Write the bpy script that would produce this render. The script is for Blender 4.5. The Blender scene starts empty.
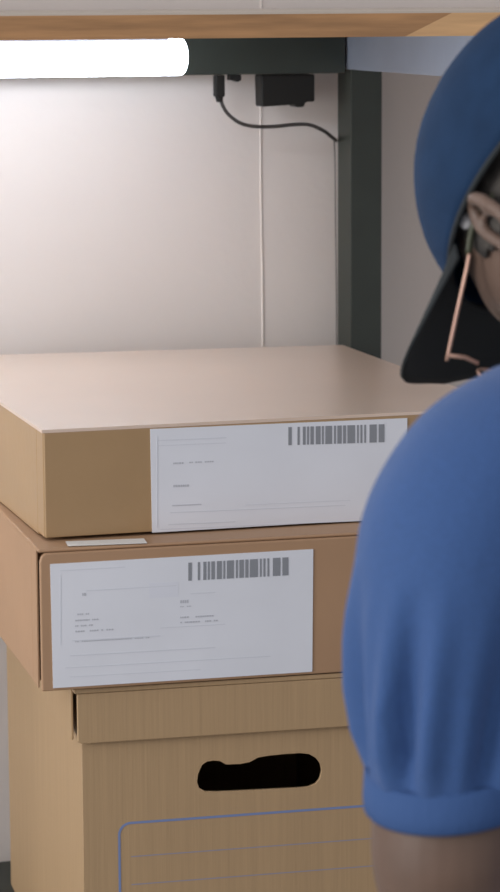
import bpy, bmesh, math, random
from mathutils import Vector, Matrix, noise
random.seed(4)
PI = math.pi
C = bpy.context.scene.collection
sc = bpy.context.scene

# ---------------------------------------------------------------- camera, light, exposure
F_PX = 2800.0
PITCH = math.atan(451 / F_PX)
ROLL = 0.005
HEAD = math.radians(16.5)
CAM = Vector((0, 0, 1.65))
A_ = Vector((math.sin(HEAD), math.cos(HEAD), 0))
R_ = Vector((math.cos(HEAD), -math.sin(HEAD), 0))
Z_ = Vector((0, 0, 1))
FW = A_ * math.cos(PITCH) - Z_ * math.sin(PITCH)
UP = Z_ * math.cos(PITCH) + A_ * math.sin(PITCH)
cr, sr = math.cos(ROLL), math.sin(ROLL)
cam_r = R_ * cr - UP * sr
cam_u = R_ * sr + UP * cr
cd = bpy.data.cameras.new('camera')
cam = bpy.data.objects.new('camera', cd)
C.objects.link(cam)
m = Matrix((cam_r, cam_u, -FW)).transposed().to_4x4()
m.translation = CAM
cam.matrix_world = m
cd.sensor_fit = 'HORIZONTAL'
cd.sensor_width = 36
cd.lens = F_PX / 500 * 36
cd.clip_start = 0.05
cd.dof.use_dof = True
cd.dof.focus_distance = 2.68
cd.dof.aperture_fstop = 16
sc.camera = cam

w = bpy.data.worlds.new('world'); sc.world = w
w.use_nodes = True
w.node_tree.nodes['Background'].inputs[0].default_value = (0.98, 0.96, 1.0, 1)
wn = w.node_tree                                  # soft room light, brighter from the left side
tc_ = wn.nodes.new('ShaderNodeTexCoord'); sx_ = wn.nodes.new('ShaderNodeSeparateXYZ'); mr_ = wn.nodes.new('ShaderNodeMapRange')
wn.links.new(tc_.outputs['Generated'], sx_.inputs[0]); wn.links.new(sx_.outputs['X'], mr_.inputs['Value'])
mr_.inputs['From Min'].default_value = -1; mr_.inputs['From Max'].default_value = 1
mr_.inputs['To Min'].default_value = 0.92; mr_.inputs['To Max'].default_value = 0.54
wn.links.new(mr_.outputs[0], wn.nodes['Background'].inputs[1])

def area(name, loc, target, size, power, col, size_y=None):
    l = bpy.data.lights.new(name, 'AREA'); l.energy = power; l.color = col
    l.size = size
    if size_y: l.shape = 'RECTANGLE'; l.size_y = size_y
    o = bpy.data.objects.new(name, l); C.objects.link(o)
    o.location = loc
    o.rotation_euler = (Vector(target) - Vector(loc)).to_track_quat('-Z', 'Y').to_euler()
    return o
area('left_key_light', (-2.3, 1.5, 1.7), (0.6, 2.6, 1.15), 1.3, 60, (1.0, 0.97, 0.95))  # unseen soft area light giving the key from the left

sc.view_settings.view_transform = 'Standard'
sc.view_settings.look = 'None'
sc.view_settings.gamma = 1
sc.view_settings.use_curve_mapping = False
sc.view_settings.exposure = 0.0

# ---------------------------------------------------------------- pixel helpers
def ray(x, y):
    return FW + cam_r * ((x - 250) / F_PX) + cam_u * (-(y - 446) / F_PX)
def at_z(x, y, z):
    d = ray(x, y); return CAM + d * ((z - CAM.z) / d.z)
def at_y(x, y, Y):
    d = ray(x, y); return CAM + d * (Y / d.y)

# ---------------------------------------------------------------- materials
def mat(name, col, rough=0.7, metal=0.0, spec=0.5, noise_scale=0, noise_amt=0.0, bump=0.0, bump_scale=200,
        stretch=(1, 1, 1), col2=None, emit=None, emit_s=0, alpha=None, sheen=0, trans=0):
    M = bpy.data.materials.new(name); M.use_nodes = True
    nt = M.node_tree; b = nt.nodes['Principled BSDF']
    b.inputs['Base Color'].default_value = (*col, 1)
    b.inputs['Roughness'].default_value = rough
    b.inputs['Metallic'].default_value = metal
    b.inputs['Specular IOR Level'].default_value = spec
    if sheen: b.inputs['Sheen Weight'].default_value = sheen
    if trans: b.inputs['Transmission Weight'].default_value = trans
    if emit:
        b.inputs['Emission Color'].default_value = (*emit, 1)
        b.inputs['Emission Strength'].default_value = emit_s
    if noise_amt or bump:
        tc = nt.nodes.new('ShaderNodeTexCoord'); mp = nt.nodes.new('ShaderNodeMapping')
        mp.inputs['Scale'].default_value = stretch
        nt.links.new(tc.outputs['Object'], mp.inputs['Vector'])
    if noise_amt:
        n = nt.nodes.new('ShaderNodeTexNoise'); n.inputs['Scale'].default_value = noise_scale
        n.inputs['Detail'].default_value = 5
        nt.links.new(mp.outputs[0], n.inputs['Vector'])
        r = nt.nodes.new('ShaderNodeValToRGB')
        c2 = col2 if col2 else tuple(c * (1 - noise_amt) for c in col)
        r.color_ramp.elements[0].position = 0.3; r.color_ramp.elements[1].position = 0.7
        r.color_ramp.elements[0].color = (*c2, 1); r.color_ramp.elements[1].color = (*col, 1)
        nt.links.new(n.outputs['Fac'], r.inputs[0]); nt.links.new(r.outputs[0], b.inputs['Base Color'])
    if bump:
        n = nt.nodes.new('ShaderNodeTexNoise'); n.inputs['Scale'].default_value = bump_scale
        nt.links.new(mp.outputs[0], n.inputs['Vector'])
        bp = nt.nodes.new('ShaderNodeBump'); bp.inputs['Strength'].default_value = bump; bp.inputs['Distance'].default_value = 0.002
        nt.links.new(n.outputs['Fac'], bp.inputs['Height']); nt.links.new(bp.outputs[0], b.inputs['Normal'])
    return M

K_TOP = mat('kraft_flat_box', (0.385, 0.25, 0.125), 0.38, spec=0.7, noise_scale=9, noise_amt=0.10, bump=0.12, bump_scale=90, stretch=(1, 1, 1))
K_LID = mat('lit_kraft_top', (0.70, 0.55, 0.44), 0.30, spec=1.0, noise_scale=9, noise_amt=0.06)  # kraft colour lightened to carry the tube light falling on the lid
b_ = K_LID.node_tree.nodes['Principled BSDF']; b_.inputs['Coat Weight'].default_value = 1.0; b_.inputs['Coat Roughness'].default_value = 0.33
K_MID = mat('kraft_brown_box', (0.40, 0.245, 0.14), 0.55, noise_scale=8, noise_amt=0.10, bump=0.10, bump_scale=90)
K_BOT = mat('kraft_archive_box', (0.42, 0.285, 0.155), 0.6, noise_scale=60, noise_amt=0.10, stretch=(4, 4, 0.12), bump=0.12, bump_scale=80)
K_EDGE = mat('board_edge', (0.40, 0.29, 0.18), 0.8)
K_IN = mat('kraft_inside', (0.16, 0.11, 0.07), 0.9)
PAPER = mat('label_paper', (0.72, 0.745, 0.80), 0.5, noise_scale=12, noise_amt=0.06, bump=0.05, bump_scale=40)
INK = mat('grey_print', (0.24, 0.255, 0.28), 0.6)
INKF = mat('faint_print', (0.62, 0.645, 0.70), 0.6)
INKP = mat('pale_field', (0.67, 0.695, 0.76), 0.6)
BLUEP = mat('blue_print', (0.17, 0.23, 0.42), 0.6)
BLUEF = mat('thin_blue_print', (0.27, 0.26, 0.32), 0.6)
TYPE = mat('type_grey', (0.47, 0.485, 0.53), 0.6)
WHITEP = mat('white_paper', (0.75, 0.76, 0.74), 0.5)
WALL = mat('wall_paint', (0.70, 0.645, 0.605), 0.75, noise_scale=3, noise_amt=0.05, bump=0.25, bump_scale=55)
FLOOR = mat('floor_concrete', (0.23, 0.22, 0.20), 0.7, noise_scale=6, noise_amt=0.25)
STEEL = mat('dark_green_steel', (0.026, 0.034, 0.027), 0.45, noise_scale=20, noise_amt=0.2)
STEELG = mat('grey_painted_steel', (0.36, 0.41, 0.50), 0.35, metal=0.4, noise_scale=15, noise_amt=0.08)
DECK = mat('dark_deck', (0.03, 0.035, 0.028), 0.6, noise_scale=12, noise_amt=0.3)
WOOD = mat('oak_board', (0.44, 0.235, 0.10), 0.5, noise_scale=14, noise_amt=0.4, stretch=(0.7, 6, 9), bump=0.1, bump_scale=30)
WOODL = mat('paler_edge', (0.66, 0.40, 0.19), 0.5, noise_scale=14, noise_amt=0.25, stretch=(0.7, 6, 9))
LAMI = mat('beige_laminate', (0.50, 0.44, 0.37), 0.5, noise_scale=20, noise_amt=0.1)
TUBE = mat('lit_tube', (1, 1, 1), 0.4, emit=(0.80, 0.88, 1.0), emit_s=17.5)
BLACK = mat('black_plastic', (0.012, 0.012, 0.011), 0.6, spec=0.25)
CORD = mat('black_cord', (0.04, 0.036, 0.034), 0.5)
SKIN = mat('dark_skin', (0.125, 0.076, 0.053), 0.5, noise_scale=25, noise_amt=0.2, sheen=0.1, bump=0.1, bump_scale=120)
SHIRT = mat('blue_pique', (0.027, 0.080, 0.230), 0.85, noise_scale=300, noise_amt=0.12, bump=0.3, bump_scale=700, sheen=0.08)
SHIRTB = mat('blue_rib', (0.024, 0.070, 0.200), 0.85, bump=0.4, bump_scale=500, stretch=(1, 1, 0.1))
CAPM = mat('navy_cotton', (0.012, 0.034, 0.082), 0.9, spec=0.15, noise_scale=40, noise_amt=0.2, bump=0.2, bump_scale=400)
BRIMM = mat('shade_dark_navy', (0.012, 0.016, 0.018), 0.85, bump=0.2, bump_scale=400)  # cap navy darkened in colour where the brim gets less light
HAIR = mat('grey_black_hair', (0.03, 0.027, 0.025), 0.9, noise_scale=90, noise_amt=0.5, col2=(0.065, 0.058, 0.05), bump=0.8, bump_scale=350)
GREYH = mat('grey_hair_tuft', (0.42, 0.42, 0.43), 0.8, noise_scale=200, noise_amt=0.4)
GOLD = mat('rose_gold', (0.74, 0.47, 0.36), 0.4, metal=0.5)
TIP = mat('olive_tip', (0.05, 0.055, 0.03), 0.4)
GLASS = mat('clear_lens', (1, 1, 1), 0.03, trans=1.0)
TROU = mat('charcoal_cotton', (0.03, 0.032, 0.04), 0.9, bump=0.3, bump_scale=300)
SHOE = mat('shoe_black', (0.02, 0.02, 0.02), 0.5)
SOLE = mat('sole_white', (0.5, 0.5, 0.48), 0.7)
EYEW = mat('eye_white', (0.75, 0.73, 0.70), 0.2)
EYEB = mat('eye_brown', (0.03, 0.015, 0.01), 0.15)

# ---------------------------------------------------------------- mesh helpers
def obj(name, bm, m_, parent=None, smooth=False, bevel=0):
    me = bpy.data.meshes.new(name)
    bmesh.ops.recalc_face_normals(bm, faces=bm.faces)
    bm.to_mesh(me); bm.free()
    if smooth:
        for p in me.polygons: p.use_smooth = True
    me.materials.append(m_)
    o = bpy.data.objects.new(name, me); C.objects.link(o)
    if parent: o.parent = parent
    if bevel:
        b = o.modifiers.new('bevel', 'BEVEL'); b.width = bevel; b.segments = 2; b.limit_method = 'ANGLE'
    return o
def tag(o, label, cat, group=None):
    o['label'] = label; o['category'] = cat
    if group: o['group'] = group
    return o
def thing(name, label, cat, loc=(0, 0, 0), rotz=0, group=None):
    o = bpy.data.objects.new(name, None); C.objects.link(o)
    o.empty_display_size = 0.05
    o.location = loc; o.rotation_euler = (0, 0, rotz)
    return tag(o, label, cat, group)
def struct(name, bm, m_, **k):
    o = obj(name, bm, m_, **k); o['kind'] = 'structure'; return o
def box(bm, x0, x1, y0, y1, z0, z1):
    vs = [bm.verts.new((x, y, z)) for z in (z0, z1) for y in (y0, y1) for x in (x0, x1)]
    for f in ((0, 2, 3, 1), (4, 5, 7, 6), (0, 1, 5, 4), (2, 6, 7, 3), (0, 4, 6, 2), (1, 3, 7, 5)):
        bm.faces.new([vs[i] for i in f])
    return vs
def bx(*a):
    bm = bmesh.new(); box(bm, *a); return bm
def prism(bm, pts, y0, y1):        # polygon in x,z extruded in y
    a = [bm.verts.new((x, y0, z)) for x, z in pts]; b = [bm.verts.new((x, y1, z)) for x, z in pts]
    bm.faces.new(a); bm.faces.new(b[::-1])
    for i in range(len(a)):
        j = (i + 1) % len(a); bm.faces.new((a[i], a[j], b[j], b[i]))
def tube(bm, pts, r, n=12, cap=True):
    pts = [Vector(p) for p in pts]
    rings = []; prev = None
    for i, p in enumerate(pts):
        t = (pts[min(i + 1, len(pts) - 1)] - pts[max(i - 1, 0)]).normalized()
        if prev is None:
            prev = t.orthogonal().normalized()
        nrm = (prev - t * prev.dot(t)).normalized(); prev = nrm
        bn = t.cross(nrm); rr = r[i] if isinstance(r, (list, tuple)) else r
        rings.append([bm.verts.new(p + (nrm * math.cos(2 * PI * k / n) + bn * math.sin(2 * PI * k / n)) * rr) for k in range(n)])
    for a, b in zip(rings, rings[1:]):
        for k in range(n): bm.faces.new((a[k], a[(k + 1) % n], b[(k + 1) % n], b[k]))
    if cap: bm.faces.new(rings[0][::-1]); bm.faces.new(rings[-1])
def spline(pts, n=8):              # Catmull-Rom through points
    P = [Vector(p) for p in pts]; P = [2 * P[0] - P[1]] + P + [2 * P[-1] - P[-2]]
    out = []
    for i in range(1, len(P) - 2):
        for k in range(n):
            t = k / n
            out.append(0.5 * ((2 * P[i]) + (P[i + 1] - P[i - 1]) * t + (2 * P[i - 1] - 5 * P[i] + 4 * P[i + 1] - P[i + 2]) * t * t + (-P[i - 1] + 3 * P[i] - 3 * P[i + 1] + P[i + 2]) * t ** 3))
    out.append(P[-2]); return out
def loft(bm, rings, n=28, cap=True):   # ring = (centre, u axis vector, v axis vector)
    R = []
    for c, u, v in rings:
        c, u, v = Vector(c), Vector(u), Vector(v)
        R.append([bm.verts.new(c + u * math.cos(2 * PI * k / n) + v * math.sin(2 * PI * k / n)) for k in range(n)])
    for a, b in zip(R, R[1:]):
        for k in range(n): bm.faces.new((a[k], a[(k + 1) % n], b[(k + 1) % n], b[k]))
    if cap: bm.faces.new(R[0][::-1]); bm.faces.new(R[-1])
def limb(bm, pts, side=(1, 0, 0), n=28, steps=6):   # pts: (centre, r_side, r_front)
    cs = spline([p[0] for p in pts], steps)
    rs = spline([(p[1], p[2], 0) for p in pts], steps)
    rings = []
    for i, c in enumerate(cs):
        t = (cs[min(i + 1, len(cs) - 1)] - cs[max(i - 1, 0)]).normalized()
        s = Vector(side); s = (s - t * s.dot(t)).normalized(); f = t.cross(s)
        rings.append((c, s * rs[i].x, f * rs[i].y))
    loft(bm, rings, n)
def unify(bm, voxel, smooth_it=4, mult=0.5):   # one continuous skin out of overlapping closed pieces
    bmesh.ops.recalc_face_normals(bm, faces=bm.faces)
    me = bpy.data.meshes.new('tmp'); bm.to_mesh(me); bm.free()
    o = bpy.data.objects.new('tmp', me); C.objects.link(o)
    r = o.modifiers.new('r', 'REMESH'); r.mode = 'VOXEL'; r.voxel_size = voxel
    s = o.modifiers.new('s', 'SMOOTH'); s.factor = mult; s.iterations = smooth_it
    dg = bpy.context.evaluated_depsgraph_get(); dg.update()
    out = bpy.data.meshes.new_from_object(o.evaluated_get(dg))
    bpy.data.objects.remove(o); bpy.data.meshes.remove(me)
    b2 = bmesh.new(); b2.from_mesh(out); bpy.data.meshes.remove(out)
    return b2

# ---------------------------------------------------------------- room
WY = 3.085
struct('wall_back', bx(-2.5, 3.2, WY, WY + 0.12, 0, 2.8), WALL)
struct('floor', bx(-2.5, 3.2, -1.2, WY, -0.1, 0), FLOOR)
# a raised seam of the wall covering
bm = bmesh.new()
s0 = at_y(261, 98, WY); s1 = at_y(258, 343, WY)
tube(bm, spline([(s0.x + 0.001 * math.sin(i * 1.7), WY - 0.0005, s0.z + 0.3 - (s0.z + 0.3 - 0.05) * i / 14) for i in range(15)], 4), 0.0010, 8)
struct('trim_1', bm, mat('seam_white', (0.78, 0.72, 0.67), 0.6), smooth=True)

# ---------------------------------------------------------------- rack
rack = thing('storage_rack', 'dark green steel shelving rack with oak-edged upper shelf holding the cardboard boxes', 'shelf', (0, 0, 0))
PY = 3.0185
bt = at_y(200, 37, PY).z; bb = at_y(200, 75, PY).z
SH0, SH1 = 1.6109, 1.6345
XL, XR = -0.45, at_y(382, 140, PY).x
xl_post = at_y(351, 140, PY).x
def post(x0, y0):
    bm = bmesh.new(); wd = XR - xl_post
    box(bm, x0, x0 + wd, y0, y0 + 0.048, 0.0, SH0 - 0.0005)
    p = obj('post', bm, STEEL, rack, bevel=0.001)
    b3 = bmesh.new(); box(b3, x0 - 0.006, x0 + wd + 0.006, y0 - 0.004, y0 + 0.052, 0.0, 0.012)
    obj('foot_plate', b3, STEEL, p)
post(xl_post, PY); post(XL, PY); post(XL, 2.51); post(xl_post, 2.51)
# rear beam and its lip
bm = bx(XL + 0.03, at_y(345, 50, PY).x, PY - 0.001, PY + 0.03, bb, SH0 - 0.0005)
obj('rear_beam', bm, STEEL, rack, bevel=0.001)
# right side beam (grey) running to the front
bm = bx(xl_post - 0.004, xl_post + 0.002, 2.545, PY + 0.046, at_y(380, 69, PY).z, SH0 - 0.0005)
obj('side_beam', bm, STEELG, rack, bevel=0.001).data
# shelf board, laminate and edge strips
bm = bx(XL - 0.01, 1.35, 2.512, 3.06, SH0, SH1 - 0.002); obj('shelf_board', bm, WOOD, rack)
bm = bx(XL - 0.01, 1.35, 2.500, 3.06, SH1 - 0.002, SH1); obj('shelf_laminate', bm, LAMI, rack)
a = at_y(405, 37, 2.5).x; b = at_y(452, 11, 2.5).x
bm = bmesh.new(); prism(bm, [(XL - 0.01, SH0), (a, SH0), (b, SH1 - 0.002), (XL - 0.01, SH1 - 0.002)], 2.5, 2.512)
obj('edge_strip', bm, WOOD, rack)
bm = bmesh.new(); prism(bm, [(a, SH0), (1.35, SH0), (1.35, SH1 - 0.002), (b, SH1 - 0.002)], 2.5, 2.512)  # right-hand stretch of the edge in a paler tone
e = obj('edge_strip', bm, WOODL, rack); e['label'] = 'paler edge strip'
# lower deck with front and rear beams
DZ = 0.68
bm = bx(XL, XR, 2.36, 3.02, DZ - 0.02, DZ); obj('lower_deck', bm, DECK, rack, bevel=0.002)
bm = bx(XL + 0.03, xl_post, PY + 0.004, PY + 0.03, DZ - 0.07, DZ - 0.0205); obj('rear_beam', bm, STEEL, rack)
bm = bx(XL + 0.03, xl_post, 2.52, 2.55, DZ - 0.07, DZ - 0.0205); obj('front_beam', bm, STEEL, rack)
for x in (XL, xl_post - 0.004):
    obj('side_beam', bx(x, x + 0.005, 2.5585, PY, DZ - 0.07, DZ - 0.0205), STEEL, rack)

# ---------------------------------------------------------------- tube light, adapter, cable
TY = 2.86
te = at_y(184.5, 57, TY)
zt = (at_y(100, 38, TY).z + at_y(100, 77, TY).z) / 2
rt = 0.0195
lt = thing('tube_light', 'glowing white tube light fixed under the shelf in front of the rear beam', 'light', (te.x, TY, zt))
bm = bmesh.new()
L = 1.15
xs = [-L] + [-L + 0.004] + [-0.5 * L, -0.008, -0.004, -0.0015, 0]
rr = [rt * 0.8, rt, rt, rt, rt * 0.98, rt * 0.9, rt * 0.75]
tube(bm, [(x, 0, 0) for x in xs], rr, 32)
obj('diffuser_tube', bm, TUBE, lt, smooth=True)
obj('mounting_channel', bx(-L + 0.01, -0.02, -0.010, 0.010, rt * 0.85, SH0 - zt - 0.0003), STEELG, lt)

ac = at_y(288, 88, PY - 0.012); x0 = at_y(261, 88, PY).x; x1 = at_y(315, 88, PY).x
z0 = at_y(261, 107, PY).z
ad = thing('power_adapter', 'square black power adapter hanging below the rear beam above the wall seam', 'adapter', (x0, PY, z0))
wd = x1 - x0; hh = bb - z0 - 0.0008
bm = bmesh.new(); prism(bm, [(0.001, 0), (wd * 0.62, 0.002), (wd * 0.66, -0.001), (wd * 0.80, -0.001), (wd * 0.83, 0.0045), (wd, 0.005), (wd, hh), (0, hh)], 0, 0.026)
obj('case', bm, BLACK, ad, bevel=0.002)
bm = bmesh.new(); tube(bm, [(wd * 0.5, 0.013, hh * 0.5), (wd * 0.5, 0.062, hh * 0.5)], 0.008, 12); obj('rear_plug', bm, BLACK, ad, smooth=True)

px = at_y(221, 85, PY)
pz1 = bb - 0.0005; pz0 = at_y(221, 97, PY).z
cb = thing('power_cable', 'black power cable drooping from its plug beside the tube light to the post', 'cable', (px.x, PY + 0.008, pz1))
def rel(x, y, dy=0): p = at_y(x, y, PY + 0.008 + dy); return Vector((p.x - px.x, dy, p.z - pz1))
obj('plug', bx(-0.0055, 0.0055, -0.006, 0.006, pz0 - pz1, 0), BLACK, cb, bevel=0.0015)
bm = bmesh.new(); tube(bm, [(0, 0, pz0 - pz1), (0, 0, pz0 - pz1 - 0.006)], [0.0045, 0.003], 12); obj('strain_relief', bm, BLACK, cb, smooth=True)
bm = bmesh.new(); tube(bm, spline([rel(221, 97), rel(222, 104), rel(228, 114), rel(240, 123), rel(255, 126.5), rel(275, 126.5), rel(295, 124.5), rel(310, 125), rel(324, 131), rel(331, 136.5, 0.02), rel(336, 140.5, 0.046)], 6), 0.0021, 10)
obj('cord', bm, CORD, cb, smooth=True)
bm = bmesh.new(); tube(bm, spline([rel(334, 139, 0.03), rel(335, 165, 0.046), rel(335.5, 220, 0.048), rel(336.5, 300, 0.048), rel(336.5, 420, 0.048)], 8), 0.0010, 8)
w2 = obj('thin_wire', bm, mat('grey_wire', (0.20, 0.18, 0.165), 0.6), cb, smooth=True)

c2 = at_y(237, 79, PY)
bm = bmesh.new(); prism(bm, [(-0.006, 0.005), (0.007, 0.005), (0.007, -0.001), (0.003, -0.003), (-0.001, -0.0015), (-0.006, -0.001)], 0, 0.014)
cl = obj('cable_clip', bm, BLACK, bevel=0.0006); cl.location = (c2.x, PY + 0.006, bb - 0.0055)
tag(cl, 'tiny black clip under the rear beam just right of the plug', 'clip')

# ---------------------------------------------------------------- boxes
def holed_panel(name, outer, inner, th, m_, parent, y):
    """panel in x,z with a slot cut through, thickness in y"""
    cu = bpy.data.curves.new('tmp', 'CURVE'); cu.dimensions = '2D'; cu.fill_mode = 'BOTH'; cu.extrude = th / 2
    for pts in (outer, inner):
        s = cu.splines.new('POLY'); s.points.add(len(pts) - 1); s.use_cyclic_u = True
        for p, (a, b) in zip(s.points, pts): p.co = (a, b, 0, 1)
    o = bpy.data.objects.new('tmp', cu); C.objects.link(o)
    dg = bpy.context.evaluated_depsgraph_get(); dg.update()
    me = bpy.data.meshes.new_from_object(o.evaluated_get(dg))
    bpy.data.objects.remove(o); bpy.data.curves.remove(cu)
    bm = bmesh.new(); bm.from_mesh(me); bpy.data.meshes.remove(me)
    for v in bm.verts: v.co = Vector((v.co.x, y + th / 2 + v.co.z, v.co.y))
    bmesh.ops.remove_doubles(bm, verts=bm.verts, dist=1e-5)
    return obj(name, bm, m_, parent)

class Face:
    """maps photo pixels to a box's local front plane"""
    def __init__(s, root, y=0.0):
        s.M = Matrix.Translation(root.location) @ Matrix.Rotation(root.rotation_euler.z, 4, 'Z')
        s.I = s.M.inverted(); s.y = y
    def __call__(s, x, y):
        o = s.I @ CAM; d = s.I.to_3x3() @ ray(x, y)
        p = o + d * ((s.y - o.y) / d.y); return Vector((p.x, 0, p.z))

def quad_plate(bm, P, y0, y1):
    prism(bm, [(p.x, p.z) for p in P], y0, y1)

BARS = [(0.00, 0.035), (0.095, 0.022), (0.15, 0.03), (0.195, 0.02), (0.23, 0.035), (0.285, 0.05), (0.35, 0.018), (0.385, 0.07), (0.475, 0.02),
        (0.51, 0.045), (0.57, 0.03), (0.615, 0.08), (0.715, 0.018), (0.75, 0.02), (0.79, 0.018), (0.845, 0.075), (0.94, 0.06)]
def label(root, F, quad, bar, lines, blocks, fields=()):
    lab = bmesh.new(); quad_plate(lab, [F(*q) for q in quad], -0.0009, -0.0001)
    lo = obj('shipping_label', lab, PAPER, root); lo['label'] = 'white paper shipping label'
    bl, br, h = bar                       # barcode base-left, base-right pixels and height
    bm = bmesh.new()
    for t, wdt in BARS:
        a = (bl[0] + (br[0] - bl[0]) * t, bl[1] + (br[1] - bl[1]) * t)
        b = (bl[0] + (br[0] - bl[0]) * min(1, t + wdt), bl[1] + (br[1] - bl[1]) * min(1, t + wdt))
        quad_plate(bm, [F(*a), F(*b), F(b[0], b[1] - h), F(a[0], a[1] - h)], -0.0012, -0.0009)
    obj('barcode', bm, INK, lo)
    sl = (quad[1][1] - quad[0][1]) / (quad[1][0] - quad[0][0])
    bm = bmesh.new()
    for x, y, x2, th in lines:
        quad_plate(bm, [F(x, y), F(x2, y + sl * (x2 - x)), F(x2, y + sl * (x2 - x) - th), F(x, y - th)], -0.0011, -0.0009)
    obj('faint_ruling', bm, INKF, lo)
    for side in (0, 1):
      bm = bmesh.new()
      for x, y, x2, th in blocks:         # tiny unreadable type, letter by letter
        if (x > 170) != bool(side) and len(blocks) > 5 or (len(blocks) <= 5 and side): continue
        xx = x
        while xx < x2:
            ww = random.uniform(1.0, 2.0)
            if random.random() < 0.85:
                yy = y + sl * (xx - x)
                quad_plate(bm, [F(xx, yy), F(xx + ww, yy + sl * ww), F(xx + ww, yy - th), F(xx, yy - th)], -0.0012, -0.0009)
            xx += ww + 0.7
      if bm.faces: obj('small_type', bm, TYPE, lo)
    if fields:
        bm = bmesh.new()
        for x, y, x2, y2 in fields:
            quad_plate(bm, [F(x, y), F(x2, y + sl * (x2 - x)), F(x2, y2 + sl * (x2 - x)), F(x, y2)], -0.00105, -0.0009)
        obj('pale_field', bm, INKP, lo)
    return lo

# --- top flat box
TB = Vector((0.5372, 2.4792, 1.1558))
W1, D1, H1 = 0.457, 0.509, 0.1025
b1 = thing('cardboard_box', 'shallow flat cardboard box topmost of the stack, with shiny top lightened as if lit', 'box', TB, 0, None)
def bend_top(bm):
    pass
BL = 0.045      # the box is a little out of square at the back
bm = bmesh.new()
vs = box(bm, 0.0, W1, 0.030, D1, 0.0, H1 - 0.002)
for v_ in vs:
    if v_.co.y > 0.1 and v_.co.x < 0.1: v_.co.y += BL
vs = box(bm, 0.0, W1, 0.0032, 0.0305, 0.0018, H1 - 0.002)
obj('tray', bm, K_TOP, b1, bevel=0.0012)
# lid sheet, wraps slightly over the left side, gently sagging
bm = bmesh.new(); n = 12
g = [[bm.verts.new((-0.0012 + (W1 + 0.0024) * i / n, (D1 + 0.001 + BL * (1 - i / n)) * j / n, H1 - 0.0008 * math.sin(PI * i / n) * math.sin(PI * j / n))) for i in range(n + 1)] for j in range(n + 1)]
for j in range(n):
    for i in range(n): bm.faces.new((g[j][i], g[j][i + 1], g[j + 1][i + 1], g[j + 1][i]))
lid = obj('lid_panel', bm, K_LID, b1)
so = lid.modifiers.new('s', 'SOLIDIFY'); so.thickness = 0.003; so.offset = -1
obj('front_panel', bx(0.0008, W1 - 0.0005, 0.0, 0.003, 0.0018, H1 - 0.003), K_TOP, b1, bevel=0.0008)
F1 = Face(b1)
label(b1, F1, [(150, 429), (407, 418), (406, 517.5), (152, 532.5)], ((288, 445), (384, 442), 18),
      [(158, 441, 226, 1.2), (158, 446, 226, 0.8), (170, 513, 345, 1.0), (168, 525, 235, 1.2), (245, 505, 350, 0.8), (160, 529.5, 370, 0.7), (156.5, 528, 157.5, 92)],
      [(173, 464, 183, 1.6), (189, 463, 216, 1.4), (173, 487, 188, 2.2), (172, 506, 200, 1.2)])
# --- middle box
MB0 = Vector((0.5225, 2.4388, 1.0222)); H2 = 1.1558 - 1.0222 - 0.0012
b2 = thing('cardboard_box', 'middle cardboard box of the stack, its wide white label near the left corner', 'box', MB0, math.radians(-2.0))
W2, D2 = 0.455, 0.50
bm = bmesh.new(); box(bm, 0.001, W2, 0.045, D2, 0.0, H2 - 0.0032)
obj('tray', bm, K_MID, b2, bevel=0.0015)
obj('side_flap', bx(0.001, 0.0024, 0.020, 0.0449, 0.0, H2 - 0.0032), K_MID, b2)
obj('side_flap', bx(W2 - 0.0014, W2, 0.020, 0.0449, 0.0, H2 - 0.0032), K_MID, b2)
obj('lid_panel', bx(0.0, W2 + 0.001, 0.003, D2 + 0.001, H2 - 0.003, H2), K_MID, b2, bevel=0.0014)
bm = bmesh.new(); prism(bm, [(0.001, 0.001), (W2 + 0.002, 0.0), (W2 + 0.002, H2 - 0.0032), (0.006, H2 - 0.0032), (0.0025, H2 - 0.006), (0.001, H2 - 0.011)], 0.0, 0.0055)
obj('front_flap', bm, K_MID, b2, bevel=0.0012)
F2 = Face(b2)
label(b2, F2, [(50, 564), (313, 549), (312, 671.5), (53, 688)], ((188, 580.5), (288, 575), 18),
      [(60, 571, 125, 1), (86, 591, 176, 1), (190, 594, 215, 1), (72, 641, 160, 1), (160, 628, 225, 0.8), (70, 656, 215, 1), (65, 668, 270, 0.8), (70, 677, 200, 0.6), (60, 645, 60.8, 70)],
      [(77, 596, 84, 3), (180, 603, 187, 3), (75, 615, 88, 1.5), (75, 621, 98, 1.5), (75, 626.5, 93, 1.5), (75, 632, 112, 1.5), (180, 618, 212, 1.5), (180, 623, 216, 1.5), (180, 607, 190, 1), (75, 642, 150, 1)],
      [(149, 583, 178, 598)])
# loose slip of white paper between the two boxes
pa = at_z(68, 541.5, 1.1556); pb = at_z(147, 539, 1.1556)
M2 = Matrix.Translation(b2.location) @ Matrix.Rotation(b2.rotation_euler.z, 4, 'Z')
P0 = at_z(68, 546.0, 1.1555); P1 = at_z(147, 543, 1.1555)
bm = bmesh.new(); dv = (P1 - P0); nv = Vector((-dv.y, dv.x, 0)).normalized() * 0.022
vs = [P0, P1, P1 + nv, P0 + nv]
a = [bm.verts.new((v.x, v.y, 1.1553)) for v in vs]; b = [bm.verts.new((v.x, v.y, 1.1557)) for v in vs]
bm.faces.new(a); bm.faces.new(b)
for i in range(4): bm.faces.new((a[i], a[(i + 1) % 4], b[(i + 1) % 4], b[i]))
tag(obj('paper_slip', bm, WHITEP), 'thin white paper slip poking out between the two upper boxes', 'paper')

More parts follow.
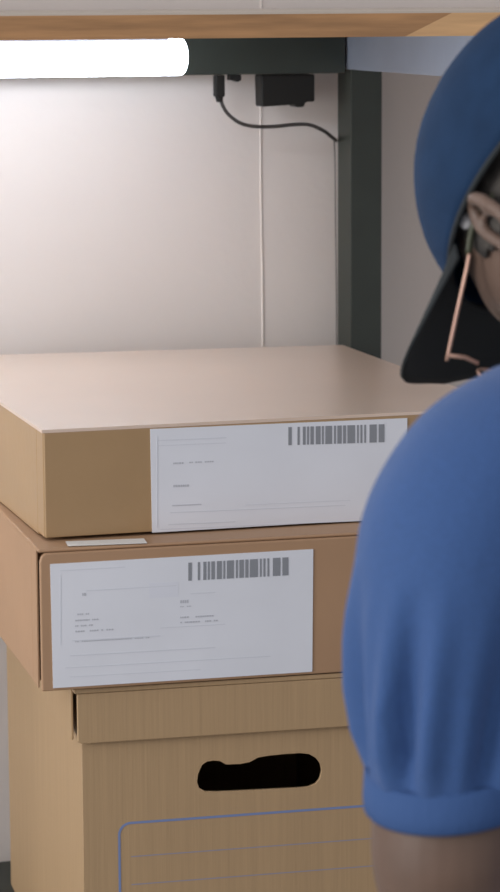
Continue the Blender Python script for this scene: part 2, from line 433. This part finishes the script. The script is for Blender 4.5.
# --- bottom archive box
BZ = DZ + 0.0005
LB = Vector((0.5545, 2.4445, BZ)); YW = math.radians(-3.3)
b3 = thing('archive_box', 'tall archive box lowest in the stack with dark hand hole and blue ruled frame', 'box', LB, YW)
ztop = 1.0215 - BZ; zl = 0.9695 - BZ
W3, D3 = 0.345, 0.49
F3 = Face(b3, 0.006)
hx = lambda x, y: F3(x, y)
bl = F3(83, 800).x
print('body left', bl, 'lid left', Face(b3)(73, 740).x)
x0 = bl; x1 = W3 - bl + 0.0
slot_px = [(202, 765), (207, 761.5), (214, 760.5), (220, 761), (226, 764.5), (240, 764), (250, 762), (258, 757.5), (270, 755.5), (285, 754), (300, 753), (309, 754), (316, 758), (320.5, 764), (322, 771), (320, 779), (316, 784), (309, 787), (300, 788), (270, 789.5), (240, 791), (215, 792), (205, 791.5), (199, 788), (197, 782), (198, 774)]
slot = [(F3(*p).x, F3(*p).z) for p in slot_px][::-1]
holed_panel('front_panel', [(x0, 0.001), (x1, 0.001), (x1, ztop - 0.006), (x0, ztop - 0.006)], slot, 0.0045, K_BOT, b3, 0.006)
bm = bmesh.new(); t = 0.004
box(bm, x0 + 0.0003, x0 + t, 0.0108, D3, 0.0, ztop - 0.006); obj('side_panel', bm, K_BOT, b3); bm = bmesh.new(); box(bm, x1 - t, x1 - 0.0003, 0.0108, D3, 0.0, ztop - 0.006)
obj('side_panel', bm, K_BOT, b3)
obj('back_panel', bx(x0 + t, x1 - t, D3 - t, D3, 0.0, ztop - 0.006), K_BOT, b3)
obj('bottom_panel', bx(x0 + t, x1 - t, 0.0108, D3 - t, 0.0, 0.003), K_BOT, b3)
# lid : top sheet, side skirts, front flap with a slit at the corner
lw = 0.0018
obj('lid', bx(0.0, W3, 0.0, D3 + 0.006, ztop - 0.0045, ztop), K_BOT, b3, bevel=0.001)
bm = bmesh.new(); box(bm, -0.0004, lw, 0.017, D3 + 0.0055, zl, ztop - 0.0048); obj('lid_skirt', bm, K_BOT, b3, bevel=0.0006); bm = bmesh.new(); box(bm, W3 - lw, W3 + .0004, 0.017, D3 + 0.0055, zl, ztop - 0.0048)
obj('lid_skirt', bm, K_BOT, b3, bevel=0.0006)
bm = bmesh.new(); prism(bm, [(0.0028, zl + 0.002), (0.006, zl), (W3 - 0.003, zl), (W3, ztop - 0.0048), (0.0028, ztop - 0.0048)], 0.0, 0.004)
obj('lid_front_flap', bm, K_BOT, b3, bevel=0.0008)
# printed frame with ruled lines
bm = bmesh.new()
zf = F3(150, 821.5).z; xf = F3(119.5, 860).x; xr = x1 - (xf - x0)
def arc(cx, cz, r, a0, a1, n=8): return [(cx + r * math.cos(a0 + (a1 - a0) * k / n), cz + r * math.sin(a0 + (a1 - a0) * k / n)) for k in range(n + 1)]
r = 0.011; zb = 0.05
path = arc(xf + r, zf - r, r, PI, PI / 2) + arc(xr - r, zf - r, r, PI / 2, 0) + arc(xr - r, zb + r, r, 0, -PI / 2) + arc(xf + r, zb + r, r, -PI / 2, -PI)
cxm, czm = (xf + xr) / 2, (zf + zb) / 2
N = len(path); hw = 0.0011
def offs(sgn):
    out = []
    for i in range(N):
        p = Vector(path[i]); a = Vector(path[i - 1]); c = Vector(path[(i + 1) % N])
        tt = (c - a).normalized(); nn = Vector((-tt.y, tt.x)); out.append(p + nn * hw * sgn)
    return out
o1, o2 = offs(1), offs(-1)
v = [[bm.verts.new((p.x, yy, p.y)) for p in o] for yy in (0.0057, 0.0060) for o in (o1, o2)]
for i in range(N):
    j = (i + 1) % N
    bm.faces.new((v[0][i], v[0][j], v[1][j], v[1][i])); bm.faces.new((v[2][i], v[2][j], v[3][j], v[3][i]))
    bm.faces.new((v[0][i], v[0][j], v[2][j], v[2][i])); bm.faces.new((v[1][i], v[1][j], v[3][j], v[3][i]))
fr = obj('printed_frame', bm, BLUEP, b3); fr['label'] = 'blue printed rounded frame'
bm = bmesh.new()
for k in range(7):
    z = F3(133, 856.5).z - k * (F3(133, 856.5).z - F3(133, 884.5).z)
    if z > zb + 0.015: box(bm, xf + 0.011, xr - 0.011, 0.0058, 0.0060, z - 0.0005, z + 0.0005)
obj('ruled_lines', bm, BLUEF, b3)

# ---------------------------------------------------------------- person
# local frame: X = the person's right, Y = forward, Z up, origin on the floor under the neck
PR = math.radians(16.5 * -1 + 35)
NBw = R_ * 0.285 + A_ * 1.95
person = thing('person', 'person in blue polo shirt, navy cap and glasses with head bowed beside the boxes', 'person', (NBw.x, NBw.y, 0), PR)
HC = Vector((0.028, 0.103, 1.486))
BOW = math.radians(68)
HM = Matrix.Translation(HC) @ Matrix.Rotation(-BOW, 4, 'X') @ Matrix.Scale(1.07, 4)      # head frame: X right, Y face, Z crown

# the body: every piece overlaps its neighbour, then one skin is taken
bm = bmesh.new()
def head_piece(bm):
    t = bmesh.new(); bmesh.ops.create_uvsphere(t, u_segments=64, v_segments=48, radius=1)
    for v_ in t.verts:
        x, y, z = v_.co
        X, Y, Z = x * 0.076, y * 0.096, z * 0.118
        if z < 0:
            k = -z
            X *= 1 - 0.28 * k ** 1.5; Y *= 1 - 0.10 * k
            if y > 0: Y += 0.012 * k * y
            if y < 0: Y *= 1 - 0.35 * k
        if y > 0.2:
            g_ = lambda cx, cz, sx, sz: math.exp(-((X - cx) / sx) ** 2 - ((Z - cz) / sz) ** 2)
            Y += 0.024 * g_(0, -0.026, 0.011, 0.014) + 0.012 * g_(0, -0.006, 0.008, 0.020)
            Y += 0.004 * g_(0.015, -0.030, 0.008, 0.008) + 0.004 * g_(-0.015, -0.030, 0.008, 0.008)
            Y -= 0.013 * g_(0.032, 0.004, 0.018, 0.012) + 0.013 * g_(-0.032, 0.004, 0.018, 0.012)
            Y += 0.005 * g_(0.03, 0.026, 0.03, 0.008) + 0.005 * g_(-0.03, 0.026, 0.03, 0.008)
            Y += 0.008 * g_(0, -0.056, 0.022, 0.006) + 0.008 * g_(0, -0.069, 0.019, 0.006) - 0.004 * g_(0, -0.0625, 0.024, 0.0025)
            Y += 0.010 * g_(0, -0.098, 0.02, 0.014)
            Y += 0.005 * g_(0.045, -0.025, 0.02, 0.018) + 0.005 * g_(-0.045, -0.025, 0.02, 0.018)
        if abs(X) > 0.05: X -= math.copysign(0.009, X) * math.exp(-((Y + 0.002) / 0.009) ** 2 - ((Z + 0.004) / 0.018) ** 2)
        v_.co = (X, Y, Z)
    # ears
    for s in (-1, 1):
        c = Vector((s * 0.078, -0.001, -0.006))
        rim = [(0.014, -0.022), (0.013, -0.006), (0.014, 0.010), (0.011, 0.019), (0.001, 0.026), (-0.012, 0.025), (-0.019, 0.015), (-0.020, 0.0), (-0.014, -0.014), (-0.006, -0.026), (0.003, -0.033), (0.010, -0.030), (0.013, -0.022)]
        pts = [c + Vector((s * (0.004 + 0.008 * max(0, -a_ / 0.02)), a_ * 0.68, b_ * 1.22)) for a_, b_ in rim]
        tube(t, spline(pts, 4), 0.0050, 10)
        tube(t, spline([c + Vector((s * 0.004, 0.002, 0.020)), c + Vector((s * 0.009, -0.008, 0.010)), c + Vector((s * 0.008, -0.009, -0.006)), c + Vector((s * 0.003, 0.002, -0.016))], 4), 0.0032, 8)
        tube(t, [c + Vector((-s * 0.012, -0.003, 0.0)), c + Vector((-s * 0.008, -0.004, 0.0))], [0.020, 0.016], 16)
        tube(t, spline([c + Vector((-s * 0.004, 0.004, -0.022)), c + Vector((s * 0.003, 0.004, -0.028))], 3), 0.0075, 10)
    for v_ in t.verts: v_.co = HM @ v_.co
    me = bpy.data.meshes.new('h'); t.to_mesh(me); t.free(); bm.from_mesh(me); bpy.data.meshes.remove(me)
head_piece(bm)
# neck : from upper chest up into the skull base
hb = HM @ Vector((0, -0.030, -0.035)); hb2 = HM @ Vector((0, -0.028, 0.0))
limb(bm, [((0, -0.035, 1.33), 0.085, 0.060), ((0, -0.015, 1.385), 0.064, 0.060), ((0, 0.022, 1.44), 0.056, 0.060), (hb, 0.056, 0.062), (hb2, 0.05, 0.06)])
# torso
limb(bm, [((0, -0.17, 0.86), 0.14, 0.095), ((0, -0.17, 0.95), 0.165, 0.115), ((0, -0.155, 1.06), 0.150, 0.105), ((0, -0.12, 1.18), 0.158, 0.110), ((0, -0.085, 1.28), 0.160, 0.105), ((0, -0.055, 1.335), 0.130, 0.080), ((0, -0.035, 1.385), 0.075, 0.06)])
def finger(bm, base, d, up_, lens, r, curl):
    p = Vector(base); d = Vector(d).normalized(); up_ = Vector(up_).normalized(); pts = [p - d * 0.02, p]
    ax = d.cross(up_)
    for i, l in enumerate(lens):
        d = Matrix.Rotation(curl[i], 3, ax) @ d; p = p + d * l; pts.append(p)
    rs = [r * 1.05, r] + [r * (0.95 - 0.08 * i) for i in range(len(lens))]; pts.append(p + d * r * 0.6); rs.append(r * 0.45)
    tube(bm, pts, rs, 12)
def hand(bm, wrist, d, palm_n, thumb_side):
    d = Vector(d).normalized(); pn = Vector(palm_n).normalized(); ts = Vector(thumb_side).normalized(); wr = Vector(wrist)
    loft(bm, [(wr - d * 0.02, ts * 0.027, pn * 0.020), (wr + d * 0.01, ts * 0.030, pn * 0.018), (wr + d * 0.045, ts * 0.040, pn * 0.016), (wr + d * 0.085, ts * 0.041, pn * 0.013), (wr + d * 0.095, ts * 0.036, pn * 0.009)], 20)
    for i, (o_, l) in enumerate(((0.030, (0.043, 0.026, 0.020)), (0.010, (0.047, 0.030, 0.021)), (-0.011, (0.044, 0.028, 0.020)), (-0.031, (0.034, 0.021, 0.018)))):
        finger(bm, wr + d * 0.090 + ts * o_, d + ts * o_ * 2, -pn, l, 0.0088 if i < 3 else 0.0076, (-0.25, -0.45, -0.35))
    finger(bm, wr + d * 0.030 + ts * 0.030, d * 0.75 + ts * 0.7 + pn * 0.25, -pn, (0.035, 0.030, 0.024), 0.0105, (-0.1, -0.25, -0.25))
ARM = {}
for s in (-1, 1):
    sh = Vector((s * 0.182, -0.035, 1.318)); el = Vector((s * 0.215, -0.045, 1.025)); wr = Vector((s * 0.150, 0.155, 0.90))
    ARM[s] = (sh, el, wr)
    limb(bm, [((s * 0.10, -0.05, 1.325), 0.045, 0.045), (sh, 0.050, 0.052), ((s * 0.204, -0.04, 1.24), 0.050, 0.054), ((s * 0.214, -0.042, 1.165), 0.046, 0.050), ((s * 0.215, -0.042, 1.13), 0.0505, 0.055), ((s * 0.215, -0.042, 1.08), 0.0525, 0.055), (el, 0.041, 0.043),
              ((s * 0.200, 0.01, 0.985), 0.041, 0.043), ((s * 0.175, 0.085, 0.938), 0.034, 0.034), (wr, 0.027, 0.024)], side=(1, 0, 0))
    hand(bm, wr, (-s * 0.10, 0.75, -0.42), (0, -0.42, -0.8), (-s * 1, 0.1, 0.0))
for s in (-1, 1):
    limb(bm, [((s * 0.085, -0.17, 0.93), 0.085, 0.095), ((s * 0.095, -0.16, 0.80), 0.084, 0.092), ((s * 0.10, -0.14, 0.62), 0.068, 0.074), ((s * 0.105, -0.11, 0.47), 0.053, 0.058), ((s * 0.108, -0.13, 0.33), 0.052, 0.060), ((s * 0.11, -0.15, 0.18), 0.040, 0.044), ((s * 0.11, -0.155, 0.07), 0.036, 0.042)])
    limb(bm, [((s * 0.11, -0.18, 0.055), 0.03, 0.025), ((s * 0.112, -0.13, 0.055), 0.034, 0.030), ((s * 0.115, -0.05, 0.045), 0.040, 0.020), ((s * 0.115, 0.02, 0.04), 0.036, 0.014)], side=(1, 0, 0))
body = obj('body', unify(bm, 0.0035, 3), SKIN, person, smooth=True)

# polo shirt
bm = bmesh.new()
limb(bm, [((0, -0.172, 0.84), 0.188, 0.135), ((0, -0.168, 0.95), 0.185, 0.138), ((0, -0.150, 1.07), 0.178, 0.130), ((0, -0.115, 1.19), 0.186, 0.132), ((0, -0.080, 1.285), 0.185, 0.125), ((0, -0.050, 1.350), 0.150, 0.098), ((0, -0.028, 1.395), 0.088, 0.072)])
SLV = {-1: [((-0.09, -0.055, 1.335), 0.062, 0.070), ((-0.150, -0.045, 1.345), 0.064, 0.072), ((-0.192, -0.040, 1.308), 0.072, 0.077), ((-0.207, -0.040, 1.250), 0.0725, 0.076), ((-0.2125, -0.041, 1.205), 0.0645, 0.070), ((-0.215, -0.042, 1.155), 0.0575, 0.062), ((-0.215, -0.042, 1.134), 0.0535, 0.059)]}
SLV[1] = [((-c[0], c[1], c[2]), a_, b_) for c, a_, b_ in SLV[-1]]
for s in (-1, 1): limb(bm, SLV[s], steps=8)
sb = unify(bm, 0.005, 6)
sb.normal_update()
for v_ in sb.verts:
    p = v_.co; n_ = v_.normal
    ax = -0.212 if p.x < 0 else 0.212
    if abs(p.x) > 0.14:
        th = math.atan2(p.y + 0.042, abs(p.x) - 0.212)
        k = max(0.0, min(1.0, (1.285 - p.z) / 0.09)) * max(0.0, min(1.0, (p.z - 1.13) / 0.035))
        u_ = th * 7.5 + (p.z - 1.1) * 13 + 2.0 * noise.noise(Vector((p.x * 8, p.y * 8, p.z * 4)))
        f_ = 0.0095 * k * (math.sin(u_) * 0.7 + 0.5 * math.sin(u_ * 1.7 + 1.0))
        f_ += 0.003 * noise.noise(p * 14)
    else:
        f_ = 0.006 * noise.noise(Vector((p.x * 9, p.y * 9, p.z * 4))) + 0.003 * math.sin(p.z * 60 + p.x * 20) * max(0, min(1, (1.2 - p.z) * 5))
    v_.co = p + n_ * f_
shirt = obj('polo_shirt', sb, SHIRT, person, smooth=True)
for s in (-1, 1):
    bm = bmesh.new()
    cx = s * 0.215; N_ = 48
    prof = [(0.0000, 1.151), (0.0016, 1.149), (0.0024, 1.133), (0.0018, 1.125), (0.0, 1.123), (-0.0015, 1.125), (-0.002, 1.136), (-0.002, 1.151)]
    rings = [[bm.verts.new((cx + (0.0550 + dr) * math.cos(2 * PI * k / N_), -0.042 + (0.0610 + dr) * math.sin(2 * PI * k / N_), z + (0.010 if s < 0 else -0.010) * math.cos(2 * PI * k / N_))) for k in range(N_)] for dr, z in prof]
    for i in range(len(rings)):
        a, b = rings[i], rings[(i + 1) % len(rings)]
        for k in range(N_): bm.faces.new((a[k], a[(k + 1) % N_], b[(k + 1) % N_], b[k]))
    obj('sleeve_cuff', bm, SHIRTB, shirt, smooth=True)
# collar
bm = bmesh.new(); N_ = 48; rings = []
for (sc_, z, dy) in ((1.0, 1.365, 0), (0.93, 1.405, 0.010), (0.95, 1.415, 0.012), (1.08, 1.385, 0.004), (1.14, 1.362, 0.0), (1.06, 1.362, 0.0)):
    rings.append([bm.verts.new((0.078 * sc_ * math.cos(2 * PI * k / N_), -0.012 + dy + 0.078 * sc_ * math.sin(2 * PI * k / N_), z - 0.02 * math.sin(2 * PI * k / N_))) for k in range(N_)])
for i in range(len(rings) - 1):
    a, b = rings[i], rings[i + 1]
    for k in range(N_): bm.faces.new((a[k], a[(k + 1) % N_], b[(k + 1) % N_], b[k]))
obj('collar', bm, SHIRTB, shirt, smooth=True)
# trousers and shoes
bm = bmesh.new()
limb(bm, [((0, -0.17, 0.99), 0.172, 0.124), ((0, -0.172, 0.90), 0.176, 0.126), ((0, -0.17, 0.83), 0.165, 0.115)])
for s in (-1, 1):
    limb(bm, [((s * 0.085, -0.17, 0.90), 0.092, 0.108), ((s * 0.096, -0.16, 0.78), 0.094, 0.104), ((s * 0.10, -0.14, 0.62), 0.080, 0.088), ((s * 0.105, -0.12, 0.47), 0.070, 0.076), ((s * 0.108, -0.13, 0.30), 0.066, 0.074), ((s * 0.11, -0.145, 0.10), 0.062, 0.072), ((s * 0.11, -0.145, 0.075), 0.062, 0.072)])
obj('trousers', unify(bm, 0.006, 5), TROU, person, smooth=True)
for s in (-1, 1):
    bm = bmesh.new()
    limb(bm, [((s * 0.11, -0.215, 0.045), 0.030, 0.030), ((s * 0.11, -0.18, 0.055), 0.040, 0.042), ((s * 0.112, -0.12, 0.060), 0.042, 0.046), ((s * 0.115, -0.04, 0.047), 0.048, 0.034), ((s * 0.117, 0.03, 0.038), 0.046, 0.026), ((s * 0.115, 0.065, 0.034), 0.028, 0.018)])
    so_ = obj('shoe', unify(bm, 0.005, 3), SHOE, person, smooth=True)
    bm = bmesh.new()
    out = [(-0.222, 0.022), (-0.20, 0.038), (-0.12, 0.042), (-0.04, 0.050), (0.03, 0.049), (0.065, 0.035), (0.078, 0.012)]
    pts = [(s * 0.114 + w_, y_) for y_, w_ in out] + [(s * 0.114 - w_, y_) for y_, w_ in out[::-1]]
    a = [bm.verts.new((x, y, 0.0)) for x, y in pts]; b = [bm.verts.new((x, y, 0.024)) for x, y in pts]
    bm.faces.new(a); bm.faces.new(b)
    for i in range(len(a)): bm.faces.new((a[i], a[(i + 1) % len(a)], b[(i + 1) % len(a)], b[i]))
    obj('sole', bm, SOLE, so_)
# hair band below the cap
def headpt(v): return HM @ Vector(v)
bm = bmesh.new(); t_ = bmesh.new(); bmesh.ops.create_uvsphere(t_, u_segments=64, v_segments=48, radius=1)
for v_ in t_.verts:
    x, y, z = v_.co
    v_.co = (x * 0.0785, y * 0.0985, z * 0.119)
bmesh.ops.delete(t_, geom=[v_ for v_ in t_.verts if not (v_.co.z < 0.07 and v_.co.z > -0.045 + 0.9 * max(0, v_.co.y + 0.03) and v_.co.y < 0.032)], context='VERTS')
for v_ in t_.verts: v_.co = HM @ (v_.co + Vector((random.uniform(-1, 1), random.uniform(-1, 1), random.uniform(-1, 1))) * 0.0006)
hair = obj('hair', t_, HAIR, person, smooth=True)
so = hair.modifiers.new('s', 'SOLIDIFY'); so.thickness = 0.002; so.offset = 1
# eyes
for s in (-1, 1):
    t_ = bmesh.new(); bmesh.ops.create_uvsphere(t_, u_segments=20, v_segments=14, radius=0.0115)
    for v_ in t_.verts: v_.co = HM @ (v_.co + Vector((s * 0.031, 0.0700, 0.003)))
    e_ = obj('eye', t_, EYEW, person, smooth=True)
    t_ = bmesh.new(); bmesh.ops.create_uvsphere(t_, u_segments=16, v_segments=10, radius=0.0058)
    for v_ in t_.verts: v_.co = HM @ (Vector((v_.co.x, v_.co.y * 0.4, v_.co.z)) + Vector((s * 0.031, 0.0800, 0.001)))
    obj('iris', t_, EYEB, e_, smooth=True)

# cap: crown of six panels over a tilted rim, brim, button
CT = math.radians(17)
CM = HM @ Matrix.Translation((0, -0.017, 0.024)) @ Matrix.Rotation(CT, 4, 'X')
a_c, b_c, h_c = 0.0900, 0.1220, 0.122
bm = bmesh.new(); NU, NV = 72, 20; rings = []
for j in range(NV):
    ph = (j / (NV - 1)) * PI / 2 * 0.985
    ring = []
    for k in range(NU):
        th = 2 * PI * k / NU
        seam = 1 - 0.010 * math.exp(-(((th / (PI / 3) + 0.5) % 1 - 0.5) / 0.035) ** 2)
        sq = 1 + 0.04 * math.sin(2 * ph)
        rr_ = math.cos(ph) ** 0.78 * sq * seam * (1 + 0.012 * noise.noise(Vector((math.cos(th) * 2, math.sin(th) * 2, ph * 2))))
        ring.append(bm.verts.new(CM @ Vector((a_c * rr_ * math.cos(th), b_c * rr_ * math.sin(th), h_c * math.sin(ph)))))
    rings.append(ring)
for a, b in zip(rings, rings[1:]):
    for k in range(NU): bm.faces.new((a[k], a[(k + 1) % NU], b[(k + 1) % NU], b[k]))
bm.faces.new(rings[-1])
cap = obj('cap', bm, CAPM, person, smooth=True)
so = cap.modifiers.new('s', 'SOLIDIFY'); so.thickness = 0.002; so.offset = -1
bm = bmesh.new(); tube(bm, [CM @ Vector((a_c * 1.0 * math.cos(2 * PI * k / 64), b_c * math.sin(2 * PI * k / 64), 0.0)) for k in range(65)], 0.0022, 8, cap=False)
obj('rim_binding', bm, BRIMM, cap, smooth=True)
bm = bmesh.new(); bmesh.ops.create_uvsphere(bm, u_segments=16, v_segments=8, radius=0.007)
for v_ in bm.verts: v_.co = CM @ (Vector((v_.co.x, v_.co.y, v_.co.z * 0.6)) + Vector((0, 0, h_c + 0.001)))
obj('cap_button', bm, CAPM, cap, smooth=True)
BR_LEN, BR_W = 0.088, 0.082
bm = bmesh.new(); NI, NJ = 30, 10; grid = []
for j in range(NJ + 1):
    row = []
    v = j / NJ
    for i in range(NI + 1):
        u = -1 + 2 * i / NI
        th = PI / 2 - u * math.radians(66)
        ix, iy = a_c * 0.985 * math.cos(th), b_c * 0.985 * math.sin(th)
        ox = BR_W * math.copysign(abs(u) ** 0.9, u) if u else 0
        oy = b_c * 0.985 + BR_LEN * (1 - abs(u) ** 4.0) ** 0.5 * 1.0 - 0.02 * abs(u)
        if abs(u) > 0.999: oy = iy + 0.004
        x = ix + (ox - ix) * v; y = iy + (oy - iy) * v
        z = 0.002 + 0.010 * v - 3.6 * x * x * (0.2 + 0.8 * v)
        row.append(bm.verts.new(CM @ Vector((x, y, z))))
    grid.append(row)
for j in range(NJ):
    for i in range(NI): bm.faces.new((grid[j][i], grid[j][i + 1], grid[j + 1][i + 1], grid[j + 1][i]))
br = obj('brim', bm, BRIMM, cap, smooth=True)
so = br.modifiers.new('s', 'SOLIDIFY'); so.thickness = 0.0028; so.offset = 0

# glasses
HT = 0.079; HY = 0.108; HZ = 0.012
bm = bmesh.new()
gl_frame = []
for s in (-1, 1):
    bm = bmesh.new()
    tube(bm, spline([headpt((s * 0.082, 0.012, 0.0225)), headpt((s * 0.0805, 0.034, 0.0195)), headpt((s * (HT + 0.003), 0.070, 0.015)), headpt((s * (HT + 0.003), HY, HZ))], 6), 0.0013, 8)
    obj('glasses_temple', bm, GOLD, person, smooth=True)
    bm = bmesh.new()
    tube(bm, spline([headpt((s * 0.0810, 0.030, 0.0205)), headpt((s * 0.0815, 0.014, 0.0225)), headpt((s * 0.080, -0.002, 0.022)), headpt((s * 0.0785, -0.016, 0.014))], 6), 0.0024, 8)
    obj('temple_tip', bm, TIP, person, smooth=True)
    bm = bmesh.new(); N_ = 40
    loop = [headpt((s * (0.034 + 0.027 * math.copysign(abs(math.cos(2 * PI * k / N_)) ** 0.8, math.cos(2 * PI * k / N_))), HY + 0.006 + 0.016 * (1 - abs(0.034 + 0.027 * math.cos(2 * PI * k / N_)) / 0.061), -0.006 + 0.020 * math.sin(2 * PI * k / N_))) for k in range(N_ + 1)]
    tube(bm, loop, 0.0011, 8, cap=False)
    rim_ = obj('lens_rim', bm, GOLD, person, smooth=True)
    bm = bmesh.new(); bm.faces.new([bm.verts.new(p) for p in loop[:-1]])
    le = obj('lens', bm, GLASS, rim_); so = le.modifiers.new('s', 'SOLIDIFY'); so.thickness = 0.0015
    bm = bmesh.new(); tube(bm, [headpt((s * 0.060, HY, 0.004)), headpt((s * 0.066, HY - 0.001, HZ)), headpt((s * (HT + 0.003), HY - 0.004, HZ))], 0.0016, 8)
    obj('hinge', bm, GOLD, person, smooth=True)
bm = bmesh.new(); tube(bm, spline([headpt((-0.0075, HY + 0.019, -0.002)), headpt((0, HY + 0.022, 0.003)), headpt((0.0075, HY + 0.019, -0.002))], 4), 0.0013, 8)
obj('glasses_bridge', bm, GOLD, person, smooth=True)
# grey hair tuft by the ear
bm = bmesh.new(); bmesh.ops.create_uvsphere(bm, u_segments=14, v_segments=10, radius=1)
for v_ in bm.verts: v_.co = headpt((-0.080 + v_.co.x * 0.003, 0.012 + v_.co.y * 0.006, 0.034 + v_.co.z * 0.007))
tf = obj('hair_tuft', bm, GREYH, person, smooth=True); tf['label'] = 'grey tuft of hair under the cap rim'
